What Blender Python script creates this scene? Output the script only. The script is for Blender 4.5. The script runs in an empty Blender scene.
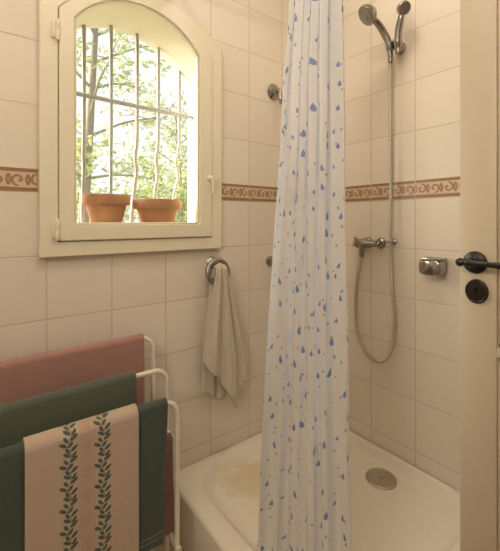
import bpy, bmesh, math, random
import numpy as np
from mathutils import Vector, Matrix, noise
random.seed(4)
PI = math.pi
S = bpy.context.scene
COL = S.collection

# ------------------------------------------------------------ camera, sky, lights, exposure
cam_d = bpy.data.cameras.new('camera'); cam = bpy.data.objects.new('camera', cam_d); COL.objects.link(cam)
cam.location = (0, 0, 1.15); cam.rotation_euler = (PI/2, 0, -math.radians(37.5))
cam_d.sensor_fit = 'HORIZONTAL'; cam_d.sensor_width = 36; cam_d.lens = 36*362/500; cam_d.shift_y = -0.109
cam_d.clip_start = 0.02
S.camera = cam
W = bpy.data.worlds.new('sky'); S.world = W; W.use_nodes = True
W.node_tree.nodes['Background'].inputs[0].default_value = (1.0, 0.985, .96, 1)
W.node_tree.nodes['Background'].inputs[1].default_value = 1.0
S.view_settings.view_transform = 'Standard'; S.view_settings.look = 'None'
S.view_settings.gamma = 1; S.view_settings.use_curve_mapping = False
S.view_settings.exposure = 0.14
sun_d = bpy.data.lights.new('sun', 'SUN'); sun = bpy.data.objects.new('sun', sun_d); COL.objects.link(sun)
sun_d.energy = 15.0; sun_d.angle = math.radians(55); sun_d.color = (1, .93, .78)
sun.rotation_euler = Vector((1, -.80, -.68)).to_track_quat('-Z', 'Y').to_euler()
ADDED_LAMPS = ((0.40, 0.46, .16, 5.0), (.98, .72, .10, 2.6)); ADDED_SCONCE = (-.90, -.02, 1.95, 10.5); LAMP_COL = (1.0, .86, .68)   # unseen lamps added for brightness: x, y, radius, watts

# ------------------------------------------------------------ node helpers
def mat(name):
    m = bpy.data.materials.new(name); m.use_nodes = True
    nt = m.node_tree; return m, nt, nt.nodes['Principled BSDF']
def N(nt, t, **k):
    n = nt.nodes.new(t)
    for a, v in k.items(): setattr(n, a, v)
    return n
def M(nt, op, a, b=None, c=None, clamp=False):
    n = N(nt, 'ShaderNodeMath', operation=op, use_clamp=clamp)
    for i, v in enumerate((a, b, c)):
        if v is None: continue
        if isinstance(v, (int, float)): n.inputs[i].default_value = v
        else: nt.links.new(v, n.inputs[i])
    return n.outputs[0]
def mixc(nt, f, a, b):
    n = N(nt, 'ShaderNodeMix', data_type='RGBA')
    for i, v in ((0, f), (6, a), (7, b)):
        if isinstance(v, (int, float)): n.inputs[i].default_value = v
        elif isinstance(v, tuple): n.inputs[i].default_value = (*v, 1)
        else: nt.links.new(v, n.inputs[i])
    return n.outputs[2]
def noise_tex(nt, scale, detail=3, vec=None):
    n = N(nt, 'ShaderNodeTexNoise'); n.inputs['Scale'].default_value = scale; n.inputs['Detail'].default_value = detail
    if vec is not None: nt.links.new(vec, n.inputs['Vector'])
    return n.outputs['Fac']
def bump(nt, b, h, strength, dist=.01):
    n = N(nt, 'ShaderNodeBump'); n.inputs['Strength'].default_value = strength; n.inputs['Distance'].default_value = dist
    nt.links.new(h, n.inputs['Height']); nt.links.new(n.outputs[0], b.inputs['Normal'])
def simple(name, col, rough=.5, metal=0, var=.08, scale=20, bmp=0, bscale=200, **kw):
    m, nt, b = mat(name)
    pos = N(nt, 'ShaderNodeTexCoord').outputs['Object']
    f = noise_tex(nt, scale, 4, pos)
    nt.links.new(mixc(nt, f, tuple(c*(1-var) for c in col), tuple(min(1, c*(1+var)) for c in col)), b.inputs['Base Color'])
    b.inputs['Roughness'].default_value = rough; b.inputs['Metallic'].default_value = metal
    if bmp: bump(nt, b, noise_tex(nt, bscale, 3, pos), bmp, .004)
    for k, v in kw.items(): b.inputs[k].default_value = v
    return m

def tile_mat(name, axis, off):
    m, nt, b = mat(name)
    sep = N(nt, 'ShaderNodeSeparateXYZ'); geo = N(nt, 'ShaderNodeNewGeometry')
    nt.links.new(geo.outputs['Position'], sep.inputs[0])
    h = sep.outputs[axis]; z = sep.outputs[2]
    up = M(nt, 'GREATER_THAN', z, 1.275)
    zo = M(nt, 'SUBTRACT', z, M(nt, 'MULTIPLY_ADD', up, .267, 1.04))
    qh = M(nt, 'DIVIDE', M(nt, 'SUBTRACT', h, off), .2); qz = M(nt, 'DIVIDE', zo, .2)
    def edge(q):
        f = M(nt, 'FRACT', q); return M(nt, 'MULTIPLY', M(nt, 'MINIMUM', f, M(nt, 'SUBTRACT', 1.0, f)), .2)
    d = M(nt, 'MINIMUM', edge(qh), edge(qz))
    mr = N(nt, 'ShaderNodeMapRange'); mr.interpolation_type = 'SMOOTHSTEP'
    nt.links.new(d, mr.inputs[0]); mr.inputs[1].default_value = .0006; mr.inputs[2].default_value = .0028
    body = mr.outputs[0]
    cmb = N(nt, 'ShaderNodeCombineXYZ')
    nt.links.new(M(nt, 'FLOOR', qh), cmb.inputs[0]); nt.links.new(M(nt, 'FLOOR', qz), cmb.inputs[1]); nt.links.new(up, cmb.inputs[2])
    wn = N(nt, 'ShaderNodeTexWhiteNoise', noise_dimensions='3D'); nt.links.new(cmb.outputs[0], wn.inputs['Vector'])
    tc = mixc(nt, wn.outputs['Value'], (.775, .695, .595), (.82, .745, .645))
    tc = mixc(nt, M(nt, 'MULTIPLY', noise_tex(nt, 9, 4, geo.outputs['Position']), .35), tc, (.74, .645, .53))
    nt.links.new(mixc(nt, body, (.60, .52, .415), tc), b.inputs['Base Color'])
    nt.links.new(M(nt, 'MULTIPLY_ADD', body, -.22, .62), b.inputs['Roughness'])
    b.inputs['Specular IOR Level'].default_value = .3
    hh = M(nt, 'ADD', body, M(nt, 'MULTIPLY', noise_tex(nt, 14, 2, geo.outputs['Position']), .25))
    bump(nt, b, hh, .35, .003)
    return m

T_WIN = tile_mat('cream_tile_window_wall', 0, .185)
T_SHW = tile_mat('cream_tile_shower_wall', 1, .737)
T_LFT = tile_mat('cream_tile_left_wall', 1, .09)
PLAST = simple('white_plaster', (.86, .84, .78), .9, var=.03, bmp=.1, bscale=60)
RENDER_W = simple('outside_render', (.82, .76, .62), .9, var=.04, bmp=.2, bscale=40)
WOOD_P = simple('cream_painted_wood', (.80, .73, .575), .42, var=.05, scale=8, bmp=.05, bscale=50)
DOOR_P = simple('beige_painted_door', (.56, .47, .35), .45, var=.04, scale=6, bmp=.04, bscale=60)
FLOOR_M = simple('warm_floor', (.45, .34, .22), .5, var=.12, scale=5)
PORC = None
CHROME = simple('chrome', (.58, .56, .52), .14, 1, var=.05)
CHROME_D = simple('dull_chrome', (.38, .36, .33), .24, 1, var=.08)
STEEL = simple('brushed_grey_metal', (.36, .35, .32), .38, 1, var=.1)
BLACK = simple('black_iron', (.022, .019, .016), .38, .4, var=.2)
HOLE = simple('dark_hole', (.004, .004, .004), .9)
ENAM = simple('white_enamel', (.80, .74, .62), .35, var=.03)
BARM = simple('grey_painted_iron', (.40, .385, .36), .6, .1, var=.1)
TERRA = simple('terracotta', (.50, .25, .14), .85, var=.22, scale=14, bmp=.2, bscale=60)
SOIL = simple('soil', (.10, .07, .045), 1, var=.3, scale=60)
def cloth(name, col, var=.10):
    return simple(name, col, .95, var=var, scale=45, bmp=.5, bscale=420, **{'Sheen Weight': .25})
PINK = cloth('dusty_pink_terry', (.40, .215, .185))
ROSE = cloth('rose_terry', (.30, .165, .14))
GREEN = cloth('dark_olive_terry', (.098, .112, .078))

BEIGE = cloth('beige_terry', (.62, .545, .44), .06)

def porcelain():
    m, nt, b = mat('cream_porcelain')
    geo = N(nt, 'ShaderNodeNewGeometry'); p = geo.outputs['Position']
    # yellow soap residue with its own shape, in the corner by the window wall
    mp = N(nt, 'ShaderNodeVectorMath', operation='DISTANCE'); nt.links.new(p, mp.inputs[0]); mp.inputs[1].default_value = (.86, 1.13, .13)
    nz = noise_tex(nt, 16, 4, p)
    f = M(nt, 'SUBTRACT', M(nt, 'MULTIPLY_ADD', nz, .16, .04), mp.outputs['Value'])
    mr = N(nt, 'ShaderNodeMapRange'); nt.links.new(f, mr.inputs[0]); mr.inputs[1].default_value = 0; mr.inputs[2].default_value = .05
    base = mixc(nt, noise_tex(nt, 5, 3, p), (.80, .735, .62), (.84, .775, .665))
    nt.links.new(mixc(nt, M(nt, 'MULTIPLY', mr.outputs[0], .55), base, (.66, .52, .28)), b.inputs['Base Color'])
    b.inputs['Roughness'].default_value = .28
    return m
PORC = porcelain()

def glass_mat():
    m, nt, b = mat('window_glass'); nt.nodes.remove(b)
    tr = N(nt, 'ShaderNodeBsdfTransparent'); tr.inputs[0].default_value = (.97, .985, .975, 1)
    gl = N(nt, 'ShaderNodeBsdfGlossy'); gl.inputs['Roughness'].default_value = .03
    lw = N(nt, 'ShaderNodeFresnel'); lw.inputs[0].default_value = 1.0
    mx = N(nt, 'ShaderNodeMixShader'); nt.links.new(lw.outputs[0], mx.inputs[0]); nt.links.new(tr.outputs[0], mx.inputs[1]); nt.links.new(gl.outputs[0], mx.inputs[2])
    nt.links.new(mx.outputs[0], nt.nodes['Material Output'].inputs[0]); return m
GLASS = glass_mat()

def leaf_mat(name, c1, c2):
    m, nt, b = mat(name); nt.nodes.remove(b)
    gi = N(nt, 'ShaderNodeNewGeometry')
    c = mixc(nt, gi.outputs['Random Per Island'], c1, c2)
    d = N(nt, 'ShaderNodeBsdfDiffuse'); t = N(nt, 'ShaderNodeBsdfTranslucent')
    nt.links.new(c, d.inputs[0]); nt.links.new(c, t.inputs[0])
    mx = N(nt, 'ShaderNodeMixShader'); mx.inputs[0].default_value = .5
    nt.links.new(d.outputs[0], mx.inputs[1]); nt.links.new(t.outputs[0], mx.inputs[2])
    nt.links.new(mx.outputs[0], nt.nodes['Material Output'].inputs[0]); return m
LEAF = leaf_mat('spring_leaves', (.30, .35, .15), (.55, .57, .33))
HEDGE = leaf_mat('lime_hedge_leaves', (.26, .32, .10), (.50, .54, .24))
BARK = simple('pale_bark', (.30, .26, .21), .95, var=.2, scale=12)
GRASS = simple('gravel_and_dry_grass', (.34, .31, .22), 1, var=.3, scale=3)

def curtain_mat():
    m, nt, b = mat('white_shower_curtain_blue_drops'); nt.nodes.remove(b)
    uv = N(nt, 'ShaderNodeUVMap'); uv.uv_map = 'UVMap'
    def layer(cell, ofs, hw, hh, lo, rnd=.95):
        """teardrops: one per Voronoi cell, each of its own size and tilt"""
        mp = N(nt, 'ShaderNodeVectorMath', operation='MULTIPLY_ADD')
        nt.links.new(uv.outputs[0], mp.inputs[0]); mp.inputs[1].default_value = (1/cell[0], 1/cell[1], 0); mp.inputs[2].default_value = (ofs, ofs*1.7, 0)
        v = N(nt, 'ShaderNodeTexVoronoi', voronoi_dimensions='2D'); v.inputs['Scale'].default_value = 1; v.inputs['Randomness'].default_value = rnd
        nt.links.new(mp.outputs[0], v.inputs['Vector'])
        df = N(nt, 'ShaderNodeVectorMath', operation='SUBTRACT'); nt.links.new(mp.outputs[0], df.inputs[0]); nt.links.new(v.outputs['Position'], df.inputs[1])
        s = N(nt, 'ShaderNodeSeparateXYZ'); nt.links.new(df.outputs[0], s.inputs[0])
        cs = N(nt, 'ShaderNodeSeparateColor'); nt.links.new(v.outputs['Color'], cs.inputs[0])
        sz = M(nt, 'MULTIPLY_ADD', cs.outputs[0], 1-lo, lo)
        lx = M(nt, 'MULTIPLY', s.outputs[0], cell[0]); ly = M(nt, 'MULTIPLY', s.outputs[1], cell[1])
        lx = M(nt, 'ADD', lx, M(nt, 'MULTIPLY', ly, M(nt, 'MULTIPLY_ADD', cs.outputs[1], .7, -.35)))
        t = M(nt, 'DIVIDE', ly, M(nt, 'MULTIPLY', sz, hh))
        q = M(nt, 'SQRT', M(nt, 'MAXIMUM', M(nt, 'SUBTRACT', 1.0, M(nt, 'MULTIPLY', t, t)), 0.0))
        w = M(nt, 'MULTIPLY', M(nt, 'MULTIPLY', q, M(nt, 'MULTIPLY_ADD', t, -.42, .62)), M(nt, 'MULTIPLY', sz, hw*1.5))
        return M(nt, 'GREATER_THAN', M(nt, 'SUBTRACT', w, M(nt, 'ABSOLUTE', lx)), 0.0), cs.outputs[2]
    a, ra = layer((.052, .049), 3.3, .0052, .0116, .45)
    c, rc = layer((.044, .041), 11.1, .0033, .0046, .5)
    col = mixc(nt, ra, (.10, .20, .52), (.20, .30, .60))
    colc = mixc(nt, rc, (.16, .20, .42), (.42, .40, .55))
    base = mixc(nt, noise_tex(nt, 6, 2, uv.outputs[0]), (.88, .90, .955), (.92, .935, .98))
    base = mixc(nt, M(nt, 'MULTIPLY', c, .85), base, colc)
    base = mixc(nt, M(nt, 'MULTIPLY', a, .92), base, col)
    d = N(nt, 'ShaderNodeBsdfDiffuse'); t = N(nt, 'ShaderNodeBsdfTranslucent'); nt.links.new(base, d.inputs[0]); nt.links.new(base, t.inputs[0])
    mx = N(nt, 'ShaderNodeMixShader'); mx.inputs[0].default_value = .6
    nt.links.new(d.outputs[0], mx.inputs[1]); nt.links.new(t.outputs[0], mx.inputs[2])
    gl = N(nt, 'ShaderNodeBsdfGlossy'); gl.inputs['Roughness'].default_value = .38
    m2 = N(nt, 'ShaderNodeMixShader'); m2.inputs[0].default_value = .06; nt.links.new(mx.outputs[0], m2.inputs[1]); nt.links.new(gl.outputs[0], m2.inputs[2])
    tr = N(nt, 'ShaderNodeBsdfTransparent'); m3 = N(nt, 'ShaderNodeMixShader')
    nt.links.new(M(nt, 'MULTIPLY', M(nt, 'SUBTRACT', 1.0, M(nt, 'MAXIMUM', a, c)), .20), m3.inputs[0])
    nt.links.new(m2.outputs[0], m3.inputs[1]); nt.links.new(tr.outputs[0], m3.inputs[2])
    nt.links.new(m3.outputs[0], nt.nodes['Material Output'].inputs[0]); return m
CURT = curtain_mat()

def printed(name, stops, rough, sheen=0, bmp=0):
    """base colour read from the 'ink' attribute (r, g = how much of ink 1, ink 2)"""
    m, nt, b = mat(name)
    at = N(nt, 'ShaderNodeAttribute'); at.attribute_name = 'ink'
    s = N(nt, 'ShaderNodeSeparateColor'); nt.links.new(at.outputs['Color'], s.inputs[0])
    pos = N(nt, 'ShaderNodeTexCoord').outputs['Object']
    nz = noise_tex(nt, 40, 3, pos)
    base = mixc(nt, nz, tuple(c*.95 for c in stops[0]), tuple(c*1.05 for c in stops[0]))
    c = mixc(nt, s.outputs[1], base, stops[2]); c = mixc(nt, s.outputs[0], c, stops[1])
    nt.links.new(c, b.inputs['Base Color']); b.inputs['Roughness'].default_value = rough
    b.inputs['Sheen Weight'].default_value = sheen
    if bmp: bump(nt, b, noise_tex(nt, 420, 2, pos), bmp, .003)
    return m
BORDER = printed('terracotta_scroll_border', ((.66, .53, .39), (.27, .115, .055), (.43, .23, .13)), .3)
TEAL = printed('dark_teal_terry', ((.064, .084, .070), (.18, .19, .15), (.066, .090, .078)), .95, .2, .4)
LEAFT = printed('cream_towel_leaf_print', ((.53, .41, .32), (.035, .075, .075), (.50, .29, .225)), .95, .2, .35)

# ------------------------------------------------------------ mesh helpers
def obj(name, bm, m, parent=None, sharp=35, smooth=True, mods=()):
    if not isinstance(bm, bpy.types.Mesh):
        bmesh.ops.recalc_face_normals(bm, faces=bm.faces)
        me = bpy.data.meshes.new(name); bm.to_mesh(me); bm.free()
    else: me = bm
    for x in (m if isinstance(m, (list, tuple)) else [m]): me.materials.append(x)
    if smooth:
        me.shade_smooth()
        if sharp: me.set_sharp_from_angle(angle=math.radians(sharp))
    o = bpy.data.objects.new(name, me); COL.objects.link(o)
    if parent: o.parent = parent
    return o
def thing(name, label, cat, group=None, loc=(0, 0, 0)):
    o = bpy.data.objects.new(name, None); COL.objects.link(o); o.location = loc
    return tag(o, label, cat, group)
def tag(o, label, cat, group=None, kind=None):
    o['label'] = label; o['category'] = cat
    if group: o['group'] = group
    if kind: o['kind'] = kind
    return o
def struct(name, bm, m, parent=None, **k):
    o = obj(name, bm, m, parent, **k)
    if not parent: o['kind'] = 'structure'
    return o
def settle(root, loc):
    """put the root Empty at loc, its parts staying where they were built"""
    root.location = loc
    mi = Matrix.Translation(-Vector(loc))
    for ch in root.children: ch.matrix_parent_inverse = mi
def box(bm, a, b, bev=0, mi=0, seg=2):
    r = bmesh.ops.create_cube(bm, size=1)
    vs = r['verts']; c = [(p+q)/2 for p, q in zip(a, b)]; s = [abs(q-p) for p, q in zip(a, b)]
    for v in vs: v.co = Vector(c) + Vector((v.co.x*s[0], v.co.y*s[1], v.co.z*s[2]))
    fs = list({f for v in vs for f in v.link_faces})
    for f in fs: f.material_index = mi
    if bev: bmesh.ops.bevel(bm, geom=list({e for v in vs for e in v.link_edges}), offset=bev, segments=seg, affect='EDGES', profile=.5)
    return bm
def catmull(pts, n=8):
    P = [Vector(p) for p in pts]; P = [2*P[0]-P[1]] + P + [2*P[-1]-P[-2]]; out = []
    for i in range(1, len(P)-2):
        for k in range(n):
            t = k/n; a, b, c, d = P[i-1:i+3]
            out.append(.5*((2*b)+(c-a)*t+(2*a-5*b+4*c-d)*t*t+(3*b-a-3*c+d)*t**3))
    return out + [P[-2]]
def tube(bm, pts, r, seg=12, closed=False, caps=True):
    P = [Vector(p) for p in pts]; n = len(P); rs = r if isinstance(r, (list, tuple)) else [r]*n
    up = None; rings = []
    for i, p in enumerate(P):
        t = ((P[(i+1) % n]-P[i-1]) if closed else (P[min(i+1, n-1)]-P[max(i-1, 0)])).normalized()
        if up is None: up = t.orthogonal().normalized()
        up = (up - t*up.dot(t)).normalized(); w = t.cross(up)
        rings.append([bm.verts.new(p + (up*math.cos(2*PI*k/seg)+w*math.sin(2*PI*k/seg))*rs[i]) for k in range(seg)])
    for i in range(n if closed else n-1):
        A, B = rings[i], rings[(i+1) % n]
        for k in range(seg): bm.faces.new((A[k], A[(k+1) % seg], B[(k+1) % seg], B[k]))
    if caps and not closed: bm.faces.new(rings[0][::-1]); bm.faces.new(rings[-1])
    return bm
def lathe(bm, prof, mtx=None, seg=40, cap0=True, cap1=True, mi=0):
    mtx = mtx or Matrix(); rings = []; fs = []
    for r, z in prof: rings.append([bm.verts.new(mtx @ Vector((r*math.cos(2*PI*k/seg), r*math.sin(2*PI*k/seg), z))) for k in range(seg)])
    for A, B in zip(rings, rings[1:]):
        for k in range(seg): fs.append(bm.faces.new((A[k], A[(k+1) % seg], B[(k+1) % seg], B[k])))
    if cap0: fs.append(bm.faces.new(rings[0][::-1]))
    if cap1: fs.append(bm.faces.new(rings[-1]))
    for f in fs: f.material_index = mi
    return bm
def frame_to(p, d, up=None):
    """matrix whose local z runs along d from p"""
    return Matrix.Translation(Vector(p)) @ Vector(d).to_track_quat('Z', 'Y').to_matrix().to_4x4()
def loft(bm, rings, closed=True, cap0=True, cap1=True, mi=0):
    R = [[bm.verts.new(p) for p in r] for r in rings]; n = len(R[0])
    for A, B in zip(R, R[1:]):
        for k in range(n if closed else n-1): bm.faces.new((A[k], A[(k+1) % n], B[(k+1) % n], B[k])).material_index = mi
    if cap0: bm.faces.new(R[0][::-1])
    if cap1: bm.faces.new(R[-1])
    return bm
def prism(bm, poly, y0, y1, bev=0):
    """polygon in XZ extruded along y"""
    A = [bm.verts.new((x, y0, z)) for x, z in poly]; B = [bm.verts.new((x, y1, z)) for x, z in poly]; n = len(poly)
    bm.faces.new(A); bm.faces.new(B[::-1])
    for k in range(n): bm.faces.new((A[k], B[k], B[(k+1) % n], A[(k+1) % n]))
    return bm
def band(bm, outer, inner, y0, y1, mi=0):
    """closed frame between two outlines of equal count in XZ, from y0 (room side) to y1"""
    n = len(outer)
    L = [[bm.verts.new((x, y, z)) for x, z in o] for o, y in ((outer, y0), (inner, y0), (inner, y1), (outer, y1))]
    for A, B in ((0, 1), (1, 2), (2, 3), (3, 0)):
        for k in range(n): bm.faces.new((L[A][k], L[A][(k+1) % n], L[B][(k+1) % n], L[B][k])).material_index = mi
    return bm
def grid_mesh(name, P, UV=None, ink=None):
    """P: (rows, cols, 3) array"""
    r, c = P.shape[:2]; me = bpy.data.meshes.new(name)
    idx = np.arange(r*c).reshape(r, c)
    q = np.stack([idx[:-1, :-1], idx[:-1, 1:], idx[1:, 1:], idx[1:, :-1]], -1).reshape(-1, 4)
    me.from_pydata(P.reshape(-1, 3).tolist(), [], q.tolist())
    if UV is not None:
        l = me.uv_layers.new(name='UVMap'); u = UV.reshape(-1, 2)[q.reshape(-1)]
        l.data.foreach_set('uv', u.astype(np.float32).ravel())
    if ink is not None:
        a = me.color_attributes.new('ink', 'FLOAT_COLOR', 'POINT')
        k = np.ones((r*c, 4), np.float32); k[:, :3] = ink.reshape(-1, 3); a.data.foreach_set('color', k.ravel())
    me.update(); return me

# ------------------------------------------------------------ the room
XW, YW, XL, YB, HC = 1.39, 1.29, -.95, -.42, 2.45
YO = 1.55                                                            # outer face of the window wall
def arch(cx, half, z0, spring, apex, n=32):
    """outline with an arched head, starting bottom left, going right, then over the arch"""
    rise = apex-spring; R = (half*half+rise*rise)/(2*rise); cz = apex-R; a0 = math.asin(half/R)
    pts = [(cx-half, z0), (cx, z0), (cx+half, z0), (cx+half, (z0+spring)/2), (cx+half, spring)]
    for k in range(1, n): a = a0-2*a0*k/n; pts.append((cx+R*math.sin(a), cz+R*math.cos(a)))
    return pts + [(cx-half, spring), (cx-half, (z0+spring)/2)]
CX = .5; SILL = 1.125
hole = arch(CX, .314, SILL, 1.75, 1.95)
def wall_with_hole():
    bm = bmesh.new(); x0, x1 = XL-.12, XW+.12
    # outer rectangle sampled to the same count as the hole, by rays from the hole's middle
    rect = []
    cz = 1.5
    for (x, z) in hole:
        dx, dz = x-CX, z-cz
        t = min((x1-CX)/dx if dx > 1e-9 else 1e9, (x0-CX)/dx if dx < -1e-9 else 1e9, (HC+.1-cz)/dz if dz > 1e-9 else 1e9, (-.3-cz)/dz if dz < -1e-9 else 1e9)
        rect.append((CX+dx*t, cz+dz*t))
    def face_side(y, mi):
        H = [bm.verts.new((x, y, z)) for x, z in hole]; Rr = [bm.verts.new((x, y, z)) for x, z in rect]; n = len(H)
        corners = {(x1, -.3), (x1, HC+.1), (x0, HC+.1), (x0, -.3)}
        for k in range(n):
            k2 = (k+1) % n; a, b2 = rect[k], rect[k2]; extra = []
            ax = abs(a[0]-x0) < 1e-6 or abs(a[0]-x1) < 1e-6; bx_ = abs(b2[0]-x0) < 1e-6 or abs(b2[0]-x1) < 1e-6
            if ax != bx_:
                c = ((a if ax else b2)[0], (b2 if ax else a)[1]); extra = [bm.verts.new((c[0], y, c[1]))]
            f = bm.faces.new([H[k], Rr[k]] + extra + [Rr[k2], H[k2]]); f.material_index = mi
        return H
    A = face_side(YW, 0); B = face_side(YO, 1); n = len(A)
    for k in range(n): bm.faces.new((A[k], A[(k+1) % n], B[(k+1) % n], B[k])).material_index = 1
    return bm
struct('wall_window', wall_with_hole(), [T_WIN, RENDER_W], smooth=False)
struct('wall_shower', box(bmesh.new(), (XW, YB-.12, -.3), (XW+.12, YW, HC+.1)), T_SHW, smooth=False)
struct('wall_left', box(bmesh.new(), (XL-.12, YB-.12, -.3), (XL, YW, HC+.1)), T_LFT, smooth=False)
bm = bmesh.new()
box(bm, (XL, YB-.12, -.3), (.19, YB, HC+.1)); box(bm, (.99, YB-.12, -.3), (XW, YB, HC+.1)); box(bm, (.19, YB-.12, 2.06), (.99, YB, HC+.1))
struct('wall_back', bm, PLAST, smooth=False)
struct('floor', box(bmesh.new(), (XL, -1.9, -.12), (XW, YW, 0)), FLOOR_M, smooth=False)
struct('ceiling', box(bmesh.new(), (XL, -1.9, HC), (XW, YW, HC+.1)), PLAST, smooth=False)
bm = bmesh.new()
box(bm, (XL-.12, -2.0, -.3), (XW+.12, -1.9, HC+.1)); box(bm, (XL-.12, -1.9, -.3), (XL, YB-.12, HC+.1)); box(bm, (XW, -1.9, -.3), (XW+.12, YB-.12, HC+.1))
struct('wall_hall', bm, PLAST, smooth=False)

# border of scroll tiles (both walls)
def border(name, a0, a1, off, place):
    z0, z1 = 1.2405, 1.3105; st = .0014
    a = np.arange(a0, a1+st/2, st); v = np.linspace(z0, z1, 46)
    A, Vv = np.meshgrid(a, v); t = (Vv-z0)/(z1-z0)
    ink = np.zeros(A.shape+(3,))
    lines = ((t > .02) & (t < .16)) | ((t > .84) & (t < .98))
    u = (A-off) % .2; joint = np.minimum(u, .2-u) < .0016
    w = (t-.5)*(z1-z0)
    m1 = np.zeros(A.shape, bool); m2 = np.zeros(A.shape, bool)
    for k in range(-1, 5):                                           # scrolls, every other one turned over
        c = .025+.05*k; s = 1 if k % 2 == 0 else -1
        dx, dy = u-c, (w*s); r = np.hypot(dx, dy); th = (np.arctan2(dy, dx)+PI/2) % (2*PI)
        sp = .0045+.0145*th/(2*PI)
        m1 |= (np.abs(r-sp) < .0034) & (r < .021)
        m2 |= (r < .0028)
        dl = np.hypot((u-c-.025)/.006, (w)/.014); m1 |= (dl < 1.25) & (np.abs(dl-.2) > .25)
        m2 |= dl < .45
    ink[..., 0] = np.where(joint, 0, np.where(lines, .85, np.where(m1, .8, 0)))
    ink[..., 1] = np.where(joint, 0, np.where(m2, .8, .12))
    me = grid_mesh(name, place(A, Vv), None, ink)
    o = obj(name, me, BORDER, smooth=False); o['kind'] = 'structure'
    sm = o.modifiers.new('thickness', 'SOLIDIFY'); sm.thickness = .004; sm.offset = 0
    return o
border('trim_1', XL, .160, .185, lambda A, z: np.stack([A, np.full_like(A, YW-.0005), z], -1))
border('trim_2', .826, XW-.003, .185, lambda A, z: np.stack([A, np.full_like(A, YW-.0005), z], -1))
border('trim_3', YB, YW-.003, .737, lambda A, z: np.stack([np.full_like(A, XW-.0005), A, z], -1))

# ------------------------------------------------------------ window
def narch(cx, half, z0, spring, apex): return arch(cx, half, z0, spring, apex)
w_out = narch(.4925, .3305, 1.037, 1.862, 1.979)
w_mid = narch(.4935, .280, 1.085, 1.820, 1.950)
w_sash = narch(.4935, .278, 1.087, 1.818, 1.948)
w_gl0 = narch(.4865, .2275, 1.138, 1.800, 1.921)
w_gl = narch(.4865, .2205, 1.145, 1.800, 1.914)
bm = bmesh.new(); band(bm, w_out, w_mid, 1.264, YW-.001)
win = struct('window_1', bm, WOOD_P, sharp=30)
bm = bmesh.new(); band(bm, w_sash, w_gl0, 1.256, 1.286); band(bm, w_gl0, w_gl, 1.262, 1.283)
sash = struct('sash', bm, WOOD_P, win, sharp=30)
for o in (win, sash):
    bv = o.modifiers.new('bevel', 'BEVEL'); bv.width = .003; bv.segments = 2; bv.limit_method = 'ANGLE'; bv.angle_limit = math.radians(50)
struct('pane', prism(bmesh.new(), w_gl0, 1.272, 1.275), GLASS, sash, smooth=False)
for z in (1.122, 1.745):
    bm = bmesh.new(); mx = Matrix.Translation((.2105, 1.256, z))
    lathe(bm, [(.001, -.034), (.006, -.032), (.0075, -.029), (.0075, -.002), (.0065, 0), (.0075, .002), (.0075, .029), (.006, .032), (.001, .034)], mx, 16)
    box(bm, (.195, 1.258, z-.026), (.210, 1.264, z+.026), .001)
    struct('hinge', bm, WOOD_P, win)
bm = bmesh.new(); mx = frame_to((.760, 1.257, 1.322), (0, -1, 0))
lathe(bm, [(.013, 0), (.013, .005), (.007, .009), (.007, .018), (.009, .022), (.006, .027)], mx, 20)
tube(bm, [(.760, 1.238, 1.322), (.761, 1.234, 1.30), (.762, 1.236, 1.262)], [.006, .0055, .004], 12)
struct('window_handle', bm, WOOD_P, sash)
# sill ledge outside the glass
struct('trim_4', box(bmesh.new(), (CX-.3135, 1.292, SILL), (CX+.3135, YO+.03, 1.143), .003), RENDER_W)

# iron grille in the opening: bars follow hand-bent lines, one crossbar through them
def hole_top(x, half=.314, spring=1.75, apex=1.95):
    R = (half**2+(apex-spring)**2)/(2*(apex-spring)); return apex-R+math.sqrt(max(0, R*R-(x-CX)**2))
gr = thing('window_grille', 'grey iron bars with one crossbar outside the arched window', 'window bars')
YG = 1.515
for x, wob in ((.243, .0), (.346, .006), (.449, .004), (.557, .024), (.6525, .028), (.7546, .046)):
    zt = hole_top(x)+.004; prof = [(zt, 0), (1.70, 0), (1.62, 0), (1.53, .0), (1.47, .12), (1.42, .36), (1.36, .12), (1.30, .42), (1.24, .7), (1.18, .95), (1.1405, 1.0)]
    prof = [p for p in prof if p[0] <= zt]
    obj('bar', tube(bmesh.new(), catmull([(x-wob*w, YG, z) for z, w in prof], 5), .0075, 10), BARM, gr)
obj('crossbar', tube(bmesh.new(), [(.188, YG-.012, 1.640), (.5, YG-.014, 1.634), (.812, YG-.012, 1.632)], .0085, 10), BARM, gr)
settle(gr, (CX, YG, 1.143))

def pot(loc, prof, label, seed):
    t = thing('flower_pot', label, 'flower pot', 'terracotta pots on the window ledge')
    bm = lathe(bmesh.new(), prof, Matrix.Translation(loc), 48, True, True)
    obj('pot', bm, TERRA, t)
    ri, zi = prof[-1]
    rnd = random.Random(seed); bm = bmesh.new()
    lathe(bm, [(ri-.001, zi+.001), (ri*.7, zi+.010), (ri*.3, zi+.013), (.001, zi+.012)], Matrix.Translation(loc), 32, True, True)
    for v in bm.verts: v.co.z += rnd.uniform(-.003, .003)
    obj('soil', bm, SOIL, t)
    for k in range(5):
        bm = bmesh.new(); a = rnd.uniform(0, 2*PI); r = ri*(.25+.12*k); p = Vector(loc)+Vector((r*math.cos(a), r*math.sin(a), zi+.008))
        tube(bm, [p, p+Vector((rnd.uniform(-.01, .01), rnd.uniform(-.01, .01), .018)), p+Vector((rnd.uniform(-.02, .02), 0, .026+rnd.uniform(0, .010)))], [.0015, .001, .0006], 6)
        obj('dry_stem', bm, BARK, t)
    settle(t, loc)
pot((.407, 1.43, 1.1432), [(.054, 0), (.057, .003), (.072, .066), (.0725, .068), (.0835, .069), (.0855, .072), (.0865, .102), (.0855, .105), (.080, .106), (.077, .103), (.074, .085)],
    'tapering terracotta pot on the window ledge, left of the two', 3)
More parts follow.
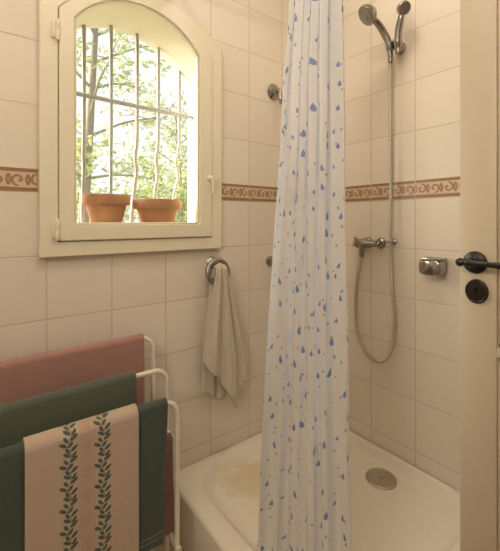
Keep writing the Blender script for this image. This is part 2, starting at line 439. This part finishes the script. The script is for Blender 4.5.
pot((.600, 1.402, 1.1432), [(.064, 0), (.067, .003), (.081, .052), (.083, .054), (.0945, .055), (.0965, .058), (.0975, .089), (.0965, .092), (.091, .093), (.087, .090), (.084, .075)],
    'wider low terracotta bowl pot on the window ledge, right of the two', 8)

# ------------------------------------------------------------ door at the right, standing open
DX, DY1, DY0 = .95, .3915, -.40
bm = bmesh.new(); t0, t1 = DX, DX+.04
box(bm, (t0, DY1-.079, .008), (t1, DY1, 2.04), .0015); box(bm, (t0, DY0, .008), (t1, DY0+.079, 2.04), .0015)
for z0, z1 in ((.008, .20), (.84, .86), (1.93, 2.04)): box(bm, (t0, DY0+.079, z0), (t1, DY1-.079, z1))
box(bm, (t0+.013, DY0+.078, .19), (t1-.013, DY1-.078, 1.94))
for z0, z1 in ((.20, .84), (.86, 1.93)):                             # moulding round the panels
    y0, y1 = DY0+.079, DY1-.079
    for xx in (t0+.004, t1-.004-.010):
        box(bm, (xx, y1-.012, z0), (xx+.010, y1+.0005, z1), .003); box(bm, (xx, y0-.0005, z0), (xx+.010, y0+.012, z1), .003)
        box(bm, (xx, y0, z0-.0005), (xx+.010, y1, z0+.012), .003); box(bm, (xx, y0, z1-.012), (xx+.010, y1, z1+.0005), .003)
door = struct('door_1', bm, DOOR_P, sharp=30)
door['label'] = 'beige painted door standing open at the right with black handle'
HY, HZ = .3565, 1.052
bm = bmesh.new(); mx = frame_to((DX, HY, HZ), (-1, 0, 0))
lathe(bm, [(.0255, 0), (.0265, .003), (.0255, .007), (.020, .010), (.014, .012), (.011, .016)], mx, 40)
dh = struct('door_handle', bm, BLACK, door); dh['label'] = 'black iron handle'
bm = bmesh.new()
tube(bm, [(DX-.010, HY, HZ), (DX-.036, HY, HZ)], .009, 16)
ly = [.3845, .381, .3755, .370, .366, .361, .3565, .348, .338, .325, .31, .29, .27, .25, .24, .234]
lr = [.004, .0085, .0105, .0085, .0062, .0078, .0098, .0085, .0062, .0058, .0065, .0082, .0092, .0098, .0085, .004]
tube(bm, [(DX-.036-.002*math.sin(i*.4), y, HZ+.001-.003*((.357-y)/.12 if y < .357 else 0)) for i, y in enumerate(ly)], lr, 16)
struct('lever', bm, BLACK, dh)
bm = bmesh.new(); mx = frame_to((DX, HY-.003, .9835), (-1, 0, 0)) @ Matrix.Diagonal((.92, 1.06, 1, 1))
lathe(bm, [(.0265, 0), (.0275, .002), (.0265, .005), (.0235, .006), (.0215, .0045), (.012, .0055)], mx, 40)
kp = struct('keyhole_plate', bm, BLACK, door)
bm = bmesh.new(); box(bm, (DX-.0068, HY-.0055, .9745), (DX-.0052, HY-.0005, .9885)); lathe(bm, [(.0048, 0), (.0048, .0016)], frame_to((DX-.0052, HY-.003, .989), (-1, 0, 0)), 20)
struct('keyhole', bm, HOLE, kp)
# door lining in the back wall
bm = bmesh.new()
box(bm, (.165, YB, 0), (.205, YB+.012, 2.09), .002); box(bm, (1.0, YB, 0), (1.04, YB+.012, 2.09), .002); box(bm, (.165, YB, 2.06), (1.04, YB+.012, 2.10), .002)
struct('trim_5', bm, DOOR_P)

# ------------------------------------------------------------ shower tray
def rrect(x0, x1, y0, y1, r, z, n=14):
    pts = []
    for cx, cy, a in ((x1-r, y1-r, 0), (x0+r, y1-r, PI/2), (x0+r, y0+r, PI), (x1-r, y0+r, 1.5*PI)):
        for k in range(n+1): t = a+PI/2*k/n; pts.append((cx+r*math.cos(t), cy+r*math.sin(t), z))
    return pts
TX0, TX1, TY0, TY1, TZ = .586, XW-.002, .43, YW-.002, .185
rings = [rrect(TX0, TX1, TY0, TY1, .012, .0), rrect(TX0, TX1, TY0, TY1, .012, TZ-.012), rrect(TX0+.003, TX1-.003, TY0+.003, TY1-.003, .012, TZ-.004),
         rrect(TX0+.011, TX1-.011, TY0+.011, TY1-.011, .012, TZ), rrect(TX0+.062, TX1-.018, TY0+.05, TY1-.042, .15, TZ),
         rrect(TX0+.070, TX1-.022, TY0+.058, TY1-.050, .15, TZ-.004), rrect(TX0+.082, TX1-.028, TY0+.067, TY1-.060, .15, TZ-.018),
         rrect(TX0+.096, TX1-.036, TY0+.078, TY1-.072, .148, TZ-.036), rrect(TX0+.112, TX1-.046, TY0+.094, TY1-.088, .14, TZ-.043),
         rrect(TX0+.145, TX1-.062, TY0+.125, TY1-.12, .13, TZ-.045), rrect(TX0+.30, TX1-.20, TY0+.28, TY1-.28, .10, TZ-.046)]
tray = thing('shower_tray', 'cream ceramic shower tray with round drain in the tiled corner', 'shower tray')
obj('basin', loft(bmesh.new(), rings), PORC, tray, sharp=50)
DR = (1.270, .812, .1402)
bm = bmesh.new(); lathe(bm, [(.0585, -.001), (.0585, .003), (.055, .006), (.046, .0068), (.044, .0058), (.030, .0078), (.014, .0085)], Matrix.Translation(DR), 48)
dr = obj('drain', bm, simple('worn_drain_metal', (.52, .48, .41), .42, .85, var=.15), tray); dr['label'] = 'round grey metal drain cover'
bm = bmesh.new(); lathe(bm, [(.011, .0084), (.011, .0105), (.008, .012), (.001, .012)], Matrix.Translation(DR), 24)
obj('drain_screw', bm, CHROME, dr)
settle(tray, ((TX0+TX1)/2, (TY0+TY1)/2, 0))

# ------------------------------------------------------------ curtain rail and curtain
rail = thing('curtain_rail', 'white bent shower curtain rail fixed between the tiled walls', 'curtain rail')
CXR, RZ = .645, 2.05
pts = [(CXR, YW-.001, RZ), (CXR, .56, RZ)] + [(CXR+.12-.12*math.cos(t), .56-.12*math.sin(t), RZ) for t in [PI/2*k/8 for k in range(1, 9)]] + [(XW-.001, .44, RZ)]
obj('rod', tube(bmesh.new(), pts, .011, 16), ENAM, rail)
obj('wall_flange', lathe(bmesh.new(), [(.026, 0), (.026, .004), (.016, .012)], frame_to((CXR, YW-.0005, RZ), (0, -1, 0)), 24), ENAM, rail)
obj('wall_flange', lathe(bmesh.new(), [(.026, 0), (.026, .004), (.016, .012)], frame_to((XW-.0005, .44, RZ), (-1, 0, 0)), 24), ENAM, rail)
settle(rail, (CXR, YW, RZ))
cu = thing('shower_curtain', 'white translucent shower curtain patterned with blue drops, gathered to one side', 'curtain')
nr, nc = 200, 300
zz = np.linspace(2.015, .215, nr); ss = np.linspace(0, 1, nc)
yl = np.interp(-zz, -np.array([2.02, 1.68, 1.5, 1.34, 1.13, .88, .65, .45, .15]), [.676, .678, .702, .714, .738, .764, .783, .797, .815])
yr = np.interp(-zz, -np.array([2.02, 1.68, 1.40, 1.13, .89, .65, .4, .15]), [.516, .512, .505, .503, .494, .492, .484, .478])
Sg, Zg = np.meshgrid(ss, zz)
sw = Sg + .018*np.sin(2*PI*(1.3*Sg+.35*Zg)) + .012*np.sin(2*PI*(2.7*Sg-.2*Zg)+1.1)
Yg = yl[:, None]*(1-Sg) + yr[:, None]*Sg
ph = 2*PI*(5.6*sw+.10*np.sin(2.1*Zg+5*Sg))
amp = (.010+.006*np.sin(7*Sg+1.3*Zg))*(1-.25*np.clip((1.0-Zg), 0, 1))
amp = amp*np.minimum(1, np.minimum(Sg, 1-Sg)*14+.15)
Xg = CXR+.003+amp*np.sin(ph)+.006*np.sin(2*ph+.7+2*Zg)*np.minimum(1, np.minimum(Sg, 1-Sg)*10)
Yg = Yg + .007*np.cos(ph)*np.minimum(1, np.minimum(Sg, 1-Sg)*10)
P = np.stack([Xg, Yg, Zg], -1)
row = P[120]; al = np.concatenate([[0], np.cumsum(np.linalg.norm(np.diff(row[:, :2], axis=0), axis=1))])
UV = np.stack([np.broadcast_to(al, Sg.shape), Zg], -1)
obj('cloth', grid_mesh('cloth', P, UV), CURT, cu, sharp=0)
bm0 = tube(bmesh.new(), [(.019*math.cos(a), 0, .019*math.sin(a)) for a in [2*PI*k/24 for k in range(24)]], .002, 8, closed=True)
r0 = None
for k in range(8):
    y = .508+.021*k
    if r0 is None: o = r0 = obj('curtain_ring', bm0, CHROME, cu)
    else: o = r0.copy(); COL.objects.link(o); o.parent = cu
    o.location = (CXR, y, RZ-.0095)
settle(cu, (CXR, .6, .15))

# ------------------------------------------------------------ shower fittings on the right wall
# mixer tap
mx_ = thing('shower_mixer', 'chrome two-handle shower mixer low on the tiled wall', 'tap')
xm, zm = 1.340, 1.055
bm = bmesh.new(); tube(bm, [(xm, .968, zm), (xm, .960, zm), (xm, .946, zm), (xm, .927, zm), (xm, .903, zm), (xm, .876, zm)], [.014, .017, .019, .0185, .015, .012], 20)
tube(bm, [(xm, .946, zm-.01), (xm, .949, zm-.028), (xm, .951, zm-.040)], [.013, .012, .011], 16)
obj('body', bm, CHROME_D, mx_)
for y in (.951, .888):
    bm = bmesh.new(); lathe(bm, [(.024, 0), (.023, .005), (.016, .012), (.010, .016), (.010, .05)], frame_to((XW-.0005, y, zm), (-1, 0, 0)), 28); obj('escutcheon', bm, CHROME_D, mx_)
for y, s, q in ((.966, 1, 1.0), (.876, -1, .8)):
    bm = bmesh.new(); m4 = frame_to((xm, y, zm), (0, s, 0))
    lathe(bm, [(.010*q, 0), (.014*q, .004), (.018*q, .008), (.018*q, .016), (.013*q, .020), (.004, .021)], m4, 24)
    for k in range(4):
        a = PI/2*k+.4; d = Vector((math.cos(a), 0, math.sin(a))); c = Vector((xm, y+s*.012, zm)); tube(bm, [c+d*.012*q, c+d*.024*q, c+d*.028*q], [.005*q, .0055*q, .003], 10)
    obj('tap_handle', bm, CHROME_D, mx_)
settle(mx_, (xm, .927, zm))
# wall bracket holding two handsets
bz = 1.853; by = .806
br = thing('shower_bracket', 'chrome double bracket high on the tiled wall holding both shower heads', 'bracket')
bm = bmesh.new(); lathe(bm, [(.024, 0), (.024, .004), (.016, .010), (.012, .014), (.012, .042)], frame_to((XW-.0005, .799, bz), (-1, 0, 0)), 28)
obj('wall_plate', bm, CHROME_D, br)
for y in (by+.009, by-.026):
    bm = bmesh.new(); lathe(bm, [(.0125, -.018), (.0155, -.014), (.0165, .010), (.0155, .016)], Matrix.Translation((1.335, y, bz)) @ Matrix.Rotation(-.25, 4, 'Y'), 24)
    box(bm, (1.335, y-.006, bz-.008), (1.368, y+.006, bz+.008), .003); obj('cradle', bm, CHROME_D, br)
settle(br, (XW, .799, bz))
hs = thing('hand_shower', 'chrome hand shower tilted left in the bracket, on the long hose', 'shower head')
hp = catmull([(1.341, by+.009, bz-.038), (1.331, by+.010, bz+.01), (1.310, by+.020, bz+.053), (1.274, by+.027, bz+.085), (1.247, by+.035, bz+.096)], 6)
obj('handle', tube(bmesh.new(), hp, [.0105+.0035*math.sin(PI*i/(len(hp)-1)) for i in range(len(hp))], 16), CHROME_D, hs)
hc = Vector((1.226, .845, 1.955)); hd = Vector((-.60, .42, -.62)).normalized()
bm = bmesh.new(); lathe(bm, [(.012, -.034), (.022, -.030), (.034, -.018), (.040, -.006), (.0405, .006), (.037, .010)], frame_to(hc, hd), 36); hh = obj('head', bm, CHROME_D, hs)
bm = bmesh.new(); lathe(bm, [(.036, .0095), (.034, .012), (.018, .0125), (.017, .0145), (.002, .015)], frame_to(hc, hd), 36); obj('spray_face', bm, STEEL, hh)
settle(hs, (1.341, by, bz-.038))
h2 = thing('hand_shower', 'smaller chrome shower head turned right, beside the tilted hand shower', 'shower head')
hp = catmull([(1.341, by-.026, bz-.034), (1.335, by-.027, bz+.01), (1.328, by-.034, bz+.048), (1.320, by-.047, bz+.080), (1.316, by-.054, bz+.098)], 6)
obj('handle', tube(bmesh.new(), hp, [.011+.003*math.sin(PI*i/(len(hp)-1)) for i in range(len(hp))], 16), CHROME_D, h2)
hc = Vector((1.312, .742, 1.966)); hd = Vector((-.45, -.55, -.35)).normalized()
bm = bmesh.new(); lathe(bm, [(.010, -.030), (.018, -.026), (.0235, -.014), (.025, 0), (.0245, .008), (.021, .011)], frame_to(hc, hd), 30); hh = obj('head', bm, CHROME_D, h2)
bm = bmesh.new(); lathe(bm, [(.0205, .0105), (.019, .013), (.002, .0135)], frame_to(hc, hd), 30); obj('spray_face', bm, STEEL, hh)
settle(h2, (1.341, by-.026, bz-.034))
# hose: down from the handset, a loop, and up to the mixer
hose_pts = [(1.341, .815, bz-.036), (1.346, .820, 1.775), (1.352, .822, 1.563), (1.356, .822, 1.313), (1.356, .824, 1.092), (1.354, .818, .958), (1.352, .812, .869), (1.350, .800, .751),
            (1.350, .812, .646), (1.350, .838, .589), (1.350, .873, .562), (1.350, .910, .564), (1.350, .944, .589), (1.350, .980, .668), (1.348, .986, .799), (1.344, .968, .935), (xm, .951, zm-.042)]
ho = thing('shower_hose', 'silver shower hose hanging in a long loop below the hand shower', 'hose')
hp = catmull(hose_pts, 26); bm = tube(bmesh.new(), hp, [.0072+(.0008 if i % 2 else -.0006) for i in range(len(hp))], 12)
obj('hose', bm, simple('ribbed_hose', (.56, .52, .45), .4, .7, var=.05), ho)
obj('nut', lathe(bmesh.new(), [(.009, 0), (.0105, .002), (.0105, .018), (.009, .022)], frame_to((1.341, .815, bz-.040), (.03, .02, -1)), 20), CHROME_D, ho)
obj('nut', lathe(bmesh.new(), [(.009, 0), (.0115, .002), (.0115, .018), (.009, .022)], frame_to((xm, .951, zm-.040), (.05, .08, -1)), 20), CHROME_D, ho)
settle(ho, (1.350, .88, .555))
hg = thing('hose_guide', 'small chrome hose guide on the tiled wall beside the mixer', 'hook')
bm = bmesh.new(); lathe(bm, [(.014, 0), (.014, .004), (.006, .008), (.006, .022)], frame_to((XW-.0005, .828, 1.065), (-1, 0, 0)), 20); obj('base', bm, CHROME_D, hg)
bm = tube(bmesh.new(), [(1.356+.0125*math.cos(a), .824+.0125*math.sin(a), 1.065) for a in [2*PI*k/24 for k in range(24)]], .0035, 8, closed=True); obj('ring', bm, CHROME_D, hg)
settle(hg, (XW, .828, 1.065))
# magnetic soap holder
so = thing('soap_holder', 'small chrome soap holder on the tiled wall near the door', 'soap holder')
c = Vector((1.349, .648, .980))
bm = bmesh.new()
loftr = []
for k, (x, s) in enumerate([(XW-.0005, .72), (1.379, .80), (1.369, .95), (1.349, 1.0), (1.329, 1.0), (1.318, .95), (1.314, .82)]):
    loftr.append([(x, c.y+.040*s*(abs(math.cos(t))**.55)*(1 if math.cos(t) > 0 else -1), c.z+.030*s*(abs(math.sin(t))**.55)*(1 if math.sin(t) > 0 else -1)) for t in [2*PI*j/40 for j in range(40)]])
loft(bm, loftr); obj('cup', bm, CHROME_D, so, sharp=40)
bm = bmesh.new(); box(bm, (1.310, c.y-.028, c.z-.004), (1.315, c.y+.012, c.z+.022), .0022); obj('clip', bm, CHROME, so)
bm = bmesh.new(); box(bm, (1.319, c.y-.036, c.z+.027), (1.384, c.y+.036, c.z+.034), .003); obj('rim', bm, CHROME_D, so)
settle(so, (XW, c.y, c.z))
# hooks on the window wall beside the curtain
def hook(x, z, label, s=1.0):
    t = thing('wall_hook', label, 'hook', None)
    bm = lathe(bmesh.new(), [(.028*s, 0), (.028*s, .004), (.020*s, .009), (.012*s, .013), (.010*s, .03)], frame_to((x, YW-.0005, z+.012*s), (0, -1, 0)), 28); obj('wall_plate', bm, CHROME_D, t)
    bm = tube(bmesh.new(), catmull([(x, YW-.025, z+.012*s), (x, YW-.045, z+.006*s), (x-.004, YW-.052, z-.022*s), (x-.006, YW-.066, z-.036*s), (x-.006, YW-.082, z-.022*s)], 5), .0075*s, 12); lathe(bm, [(.001, -.010), (.008, -.006), (.010, 0), (.008, .006), (.001, .010)], Matrix.Translation((x-.006, YW-.084, z-.018*s)), 16)
    obj('prong', bm, CHROME_D, t)
    settle(t, (x, YW, z)); return t
hook(1.128, 1.742, 'chrome wall hook high beside the curtain above the scroll border', 1.35)
hook(1.106, .952, 'chrome wall hook half hidden behind the curtain below the border', .85)

# ------------------------------------------------------------ towel ring and hand towel
tr = thing('towel_ring', 'thick grey metal ring on the tiled wall holding a hand towel', 'towel ring')
RC = Vector((.792, 1.247, .943))
bm = tube(bmesh.new(), [RC+Vector((.047*math.cos(a), .006*math.sin(a), .047*math.sin(a))) for a in [2*PI*k/48 for k in range(48)]], .0105, 14, closed=True); obj('ring', bm, STEEL, tr)
bm = lathe(bmesh.new(), [(.026, 0), (.026, .004), (.018, .012), (.012, .018), (.012, .034)], frame_to((RC.x-.004, YW-.0005, RC.z+.034), (0, -1, 0)), 28); obj('wall_plate', bm, STEEL, tr)
settle(tr, (RC.x, YW, RC.z))
nr, nc = 90, 90
t_ = np.linspace(0, 1, nr); s_ = np.linspace(0, 1, nc)
Sg, Tg = np.meshgrid(s_, t_)
def hang(bot_s, bot_z, xl, xr, y0, yamp, nf, phs, top=.962):
    zb = np.interp(s_, bot_s, bot_z)
    Z = top + (zb[None, :]-top)*Tg
    d = np.clip((top-Z)/.45, 0, 1.3)
    L = np.interp(d, [0, .12, .3, .6, .8, 1, 1.3], xl); Rr = np.interp(d, [0, .12, .3, .6, .8, 1, 1.3], xr)
    X = L*(1-Sg)+Rr*Sg
    open_ = np.clip(.25+d*1.2, 0, 1)
    Y = y0 + yamp*open_*np.sin(2*PI*(nf*Sg)+phs+.8*d) + .004*np.sin(2*PI*(2.3*nf*Sg)+2+2*d)
    Z = Z - .010*np.clip(1-d*8, 0, 1)*np.abs(Sg-.5)*2
    return np.stack([X, Y, Z], -1)
front = hang([0, .16, .30, .34, .55, .76, .86, .95, 1], [.60, .555, .525, .535, .45, .368, .42, .495, .52],
             [.776, .768, .752, .727, .716, .710, .706], [.822, .834, .852, .884, .908, .922, .924], 1.228, .014, 2.4, .6)
back = hang([0, .25, .5, .8, 1], [.475, .45, .41, .45, .52], [.778, .770, .760, .736, .728, .724, .722], [.820, .832, .848, .876, .89, .90, .90], 1.262, .008, 1.6, 2.0)
bridge = []
for k in range(1, 10):
    f = k/10; bridge.append(front[0]*(1-f)+back[0]*f+np.array([0, 0, .016*math.sin(PI*f)]))
full = np.concatenate([front[::-1], np.array(bridge), back], 0)
ht = obj('hand_towel', grid_mesh('hand_towel', full), BEIGE, sharp=0)
tag(ht, 'beige hand towel hanging in folds from the metal wall ring', 'towel')
sm = ht.modifiers.new('thickness', 'SOLIDIFY'); sm.thickness = .006; sm.offset = 0

# ------------------------------------------------------------ tiered towel rack with its towels
rk = thing('towel_rack', 'white tubular three tier towel rack standing by the window wall', 'towel rack')
X0, X1, TR = -.16, .500, .0078
LOOPS = [(1.207, .748), (1.096, .673), (1.020, .601)]
for y, zt in LOOPS:
    r = .042
    pts = [(X0, y, .0)] + [(X0, y, zt-r)] + [(X0+r-r*math.cos(t), y, zt-r+r*math.sin(t)) for t in [PI/2*k/8 for k in range(1, 9)]] + \
          [(X1-r+r*math.sin(t), y, zt-r+r*math.cos(t)) for t in [PI/2*k/8 for k in range(0, 9)]] + [(X1, y, .0)]
    obj('rail_loop', tube(bmesh.new(), pts, TR, 14), ENAM, rk)
for x in (X0, X1):
    obj('side_bar', tube(bmesh.new(), [(x, 1.225, .150), (x, 1.002, .150)], TR*1.05, 14), ENAM, rk)
obj('cross_bar', tube(bmesh.new(), [(X0, 1.057, .470), (X1-.004, 1.057, .470)], TR*.8, 12), ENAM, rk)
for x in (X0, X1): obj('side_brace', tube(bmesh.new(), [(x, 1.096, .470), (x, 1.020, .470)], TR*.8, 12), ENAM, rk)
settle(rk, (.17, 1.1, 0))

def drape(name, xa, xb, yr, zr, r, zf, zbk, m, label, cat='towel', nx=60, ink=None, nv=70, wav=.004, seed=0, skew=0, group=None, thick=.007):
    xs = np.linspace(xa, xb, nx)
    th = np.linspace(0, PI, 41)[1:-1]
    lf = (zr-zf); n1 = nv
    prof = [(-r, zr-lf*(1-k/n1), (1-k/n1)) for k in range(n1)] + [(-r*math.cos(t), zr+r*math.sin(t), 0) for t in th] + [(r, zr-(zr-zbk)*k/20, -k/20) for k in range(21)]
    pr = np.array(prof); rows = []
    for (dy, z, f) in prof:
        off = wav*abs(f)*(np.sin(xs*23+seed+f*1.2)+.5*np.sin(xs*51+seed*2.1))
        flare = -.006*max(f, 0)
        xsk = xs + skew*max(f, 0)*(xs-xa)/(xb-xa)
        sag = -.003*np.sin((xs-xa)/(xb-xa)*PI)*0
        rows.append(np.stack([xsk, yr+dy+off*(1 if f > 0 else .3)+flare, np.full_like(xs, z)+sag+.0015*np.sin(xs*40+seed)*(abs(f) > .97)], -1))
    Pm = np.array(rows); ik = None
    if ink is not None: ik = ink(Pm)
    o = obj(name, grid_mesh(name, Pm, None, ik), m, sharp=0)
    s = o.modifiers.new('thickness', 'SOLIDIFY'); s.thickness = thick; s.offset = 0
    tag(o, label, cat, group); return o
g = 'towels over the white rack'
drape('bath_towel', -.14, .462, LOOPS[0][0], LOOPS[0][1], .0128, .24, .30, PINK, 'dusty pink towel over the back and highest rail of the white rack', seed=1, group=g, thick=.009)
drape('bath_towel', -.14, .395, LOOPS[1][0], LOOPS[1][1], .0128, .22, .28, GREEN, 'dark olive green towel over the middle rail of the white rack', seed=2.6, group=g, thick=.009)
def hem_ink(Pm):
    d = np.zeros(Pm.shape); z = Pm[..., 2]; fr = np.arange(Pm.shape[0])[:, None] < Pm.shape[0]//2
    d[..., 0] = np.where(fr & ((np.abs(z-.226) < .0022) | (np.abs(z-.240) < .0022)), .8, 0); return d
tl = drape('bath_towel', -.14, .462, LOOPS[2][0], LOOPS[2][1], .0128, .205, .49, TEAL, 'dark teal green towel over the front rail, beneath the leaf patterned towel', seed=4.1, skew=-.016, group=g, thick=.009, nv=260, ink=hem_ink)
drape('hand_towel', .30, .4965, 1.057, .470, .0095, .190, .25, ROSE, 'deep rose towel hanging low behind the teal towel at the rack end', seed=5, group=g, thick=.007)

def leaf_ink(Pm):
    X, Zc = Pm[..., 0], Pm[..., 2]; r, c = X.shape
    d = np.zeros(Pm.shape)
    # distance along the cloth measured from the front hem
    seg = np.concatenate([[0], np.cumsum(np.linalg.norm(np.diff(Pm[:, c//2], axis=0), axis=1))]); V = seg[:, None]*np.ones((1, c))
    ink1 = np.zeros(X.shape, bool); ink2 = np.zeros(X.shape)
    for cx, sgn in ((.1935, 1), (.275, -1)):
        p = .027
        stem = cx+.0045*np.sin(2*PI*V/(2*p))*sgn
        ink1 |= np.abs(X-stem) < .0009
        for k in range(-1, int(V.max()/p)+2):
            for side, v0 in ((1, .0), (-1, p/2)):
                for vo, L, Wd, ang in ((0, .0200, .0043, .95), (.010, .0160, .0038, .62)):
                    vb = k*p+v0+vo; xb = cx+.0045*math.sin(2*PI*vb/(2*p))*sgn+side*.0012
                    ux, uv_ = side*math.sin(ang), math.cos(ang)
                    dx, dv = X-xb, V-vb
                    a = dx*ux+dv*uv_; b = -dx*uv_+dv*ux
                    tt = (a-.0015)/L
                    ink1 |= (tt > 0) & (tt < 1) & (np.abs(b) < Wd*np.sqrt(np.clip(4*tt*(1-tt), 0, 1)))
    mid = (.1935+.275)/2
    for k in range(0, 14):
        vb = .03+k*.062; rr = np.hypot((X-mid)/.017, (V-vb)/.024); ang = np.arctan2(V-vb, X-mid)
        ink2 = np.maximum(ink2, np.clip((1.0+.22*np.cos(5*ang)-rr)*2.5, 0, 1)*.62)
    ink2 = np.maximum(ink2, np.where(np.abs(X-mid) < .021, .30, 0))
    d[..., 0] = np.where(ink1, .92, 0); d[..., 1] = ink2
    return d
drape('tea_towel', .098, .370, LOOPS[2][0], LOOPS[2][1], .0235, .165, .50, LEAFT, 'cream towel printed with two dark leaf garlands, over the teal towel', nx=200, nv=330, ink=leaf_ink, wav=.003, seed=4.1, group=g, thick=.005)

# ------------------------------------------------------------ added lamps, all unseen: two above the frame, one on the left wall
for (lx_, ly_, lr_, lw_), lab in zip(ADDED_LAMPS, ('added unseen large round white lamp on the ceiling in front of the shower', 'added unseen small round white lamp on the ceiling over the shower tray')):
    lp = thing('added_ceiling_lamp', lab, 'lamp', 'added round ceiling lamps')  # unseen fixtures, added to brighten the room and the shower
    obj('base', lathe(bmesh.new(), [(lr_+.01, 0), (lr_+.01, -.025), (lr_, -.03)], Matrix.Translation((lx_, ly_, HC-.0005)), 40), ENAM, lp)
    settle(lp, (lx_, ly_, HC))
    ld = bpy.data.lights.new('added_ceiling_light', 'AREA'); ld.shape = 'DISK'; ld.size = lr_*2; ld.energy = lw_; ld.color = LAMP_COL
    lo = bpy.data.objects.new('added_ceiling_light', ld); COL.objects.link(lo); lo.location = (lx_, ly_, HC-.045); lo.parent = lp
    lo.matrix_parent_inverse = Matrix.Translation((-lx_, -ly_, -HC))

sx, sy, sz, sw_ = ADDED_SCONCE
wl = thing('added_wall_lamp', 'added unseen white oblong lamp on the left wall behind the camera', 'lamp')  # added out of view to light the curtain front and shower wall
bm = bmesh.new(); box(bm, (XL+.0005, sy-.22, sz-.07), (XL+.03, sy+.22, sz+.07), .006); obj('base', bm, ENAM, wl); settle(wl, (XL, sy, sz))
ld = bpy.data.lights.new('added_wall_light', 'AREA'); ld.shape = 'RECTANGLE'; ld.size = .12; ld.size_y = .40; ld.energy = sw_; ld.color = (1.0, .88, .72)
lo = bpy.data.objects.new('added_wall_light', ld); COL.objects.link(lo); lo.location = (XL+.04, sy, sz); lo.rotation_euler = (0, -PI/2, 0); lo.parent = wl
lo.matrix_parent_inverse = Matrix.Translation((-XL, -sy, -sz))

# ------------------------------------------------------------ the garden
struct('ground', box(bmesh.new(), (-10, YO+.2, -1.0), (20, 30, -.9)), GRASS, smooth=False)
def leaves(bm, centre, n, rad, size, rnd):
    for _ in range(n):
        while True:
            v = Vector((rnd.uniform(-1, 1), rnd.uniform(-1, 1), rnd.uniform(-1, 1)))
            if v.length < 1: break
        p = Vector(centre)+Vector((v.x*rad[0], v.y*rad[1], v.z*rad[2]))
        a = Vector((rnd.gauss(0, 1), rnd.gauss(0, 1), rnd.gauss(0, .6))).normalized(); b = a.orthogonal().normalized()
        b = Matrix.Rotation(rnd.uniform(0, 6.28), 3, a) @ b; s = size*rnd.uniform(.6, 1.25)
        c = a.cross(b)*.12*s
        vs = [bm.verts.new(q) for q in (p-a*s, p-a*s*.2+b*s*.42+c, p+a*s*.35+b*s*.36+c, p+a*s, p+a*s*.35-b*s*.36+c, p-a*s*.2-b*s*.42+c)]
        bm.faces.new((vs[0], vs[1], vs[2], vs[3])); bm.faces.new((vs[0], vs[3], vs[4], vs[5]))
def tree(loc, h, lean, label, seed, nleaf, r0, crown=1.0, lsize=.07, m=LEAF):
    rnd = random.Random(seed); t = thing('garden_tree', label, 'tree', 'garden trees outside the window')
    base = Vector(loc); tp = catmull([base, base+Vector((lean*.3, .05, h*.3)), base+Vector((lean*.55, -.05, h*.6)), base+Vector((lean, .05, h))], 6)
    n = len(tp); bm = tube(bmesh.new(), tp, [r0*(1-.72*i/(n-1)) for i in range(n)], 12); obj('trunk', bm, BARK, t)
    bb = bmesh.new(); lb = bmesh.new()
    for k in range(26):
        i = int(n*(.22+.76*k/26)); i = min(i, n-1); p = tp[i]; a = k*2.4+rnd.uniform(-.4, .4)
        L = crown*rnd.uniform(.7, 1.5)*(1.15-.5*i/n)
        d = Vector((math.cos(a), math.sin(a)*.8, rnd.uniform(-.05, .75))).normalized()
        q1 = p+d*L*.45+Vector((0, 0, .05)); q2 = p+d*L*.8+Vector((rnd.uniform(-.1, .1), 0, .0)); q3 = p+d*L+Vector((rnd.uniform(-.15, .15), 0, -.08))
        pts = catmull([p, q1, q2, q3], 5); m_ = len(pts)
        tube(bb, pts, [r0*.20*(1-.85*j/(m_-1)) for j in range(m_)], 7)
        for j in range(4):
            s = pts[rnd.randint(5, m_-1)]; e = s+Vector((rnd.uniform(-.5, .5), rnd.uniform(-.4, .4), rnd.uniform(-.25, .4)))*crown*.7
            tube(bb, [s, (s+e)/2+Vector((0, 0, .04)), e], [.008, .006, .003], 5)
            leaves(lb, e, nleaf, (.26*crown, .26*crown, .16*crown), lsize, rnd); leaves(lb, (s+e)/2, nleaf//2, (.2*crown, .2*crown, .14*crown), lsize, rnd)
    obj('branches', bb, BARK, t); obj('foliage', lb, m, t, smooth=False); settle(t, loc)
tree((1.16, 5.6, -.9), 6.0, .35, 'pale trunked tree with light spring leaves outside the arched window', 5, 18, .105, 1.15, .055)
tree((7.2, 14.0, -.9), 6.6, -.4, 'loose leafy tree further right in the garden behind the bars', 9, 14, .12, 1.5, .09)
def shrub(loc, rad, label, seed, n, size=.07):
    rnd = random.Random(seed); t = thing('garden_shrub', label, 'shrub', 'lime shrubs outside the window'); base = Vector(loc)
    bb = bmesh.new(); lb = bmesh.new()
    for k in range(14):
        a = rnd.uniform(0, 6.28); e = base+Vector((math.cos(a)*rad[0]*.7, math.sin(a)*rad[1]*.7, rad[2]*rnd.uniform(1.1, 1.9)))
        tube(bb, [base, (base+e)/2+Vector((0, 0, .1)), e], [.03, .02, .006], 6)
        leaves(lb, e, n, tuple(r*.55 for r in rad), size, rnd)
    leaves(lb, base+Vector((0, 0, rad[2])), n*8, rad, size, rnd)
    obj('stems', bb, BARK, t); obj('foliage', lb, HEDGE, t, smooth=False); settle(t, loc)
shrub((1.7, 9.8, -.9), (1.1, .8, 1.55), 'dense lime green shrub behind the tree trunk, seen above the left pot', 21, 90)
shrub((4.2, 9.6, -.9), (1.1, .8, 1.75), 'dense lime green shrub seen between the bars above the right pot', 22, 90)
shrub((6.7, 9.8, -.9), (1.1, .8, 1.95), 'dense lime green shrub at the right edge of the window view', 23, 90)
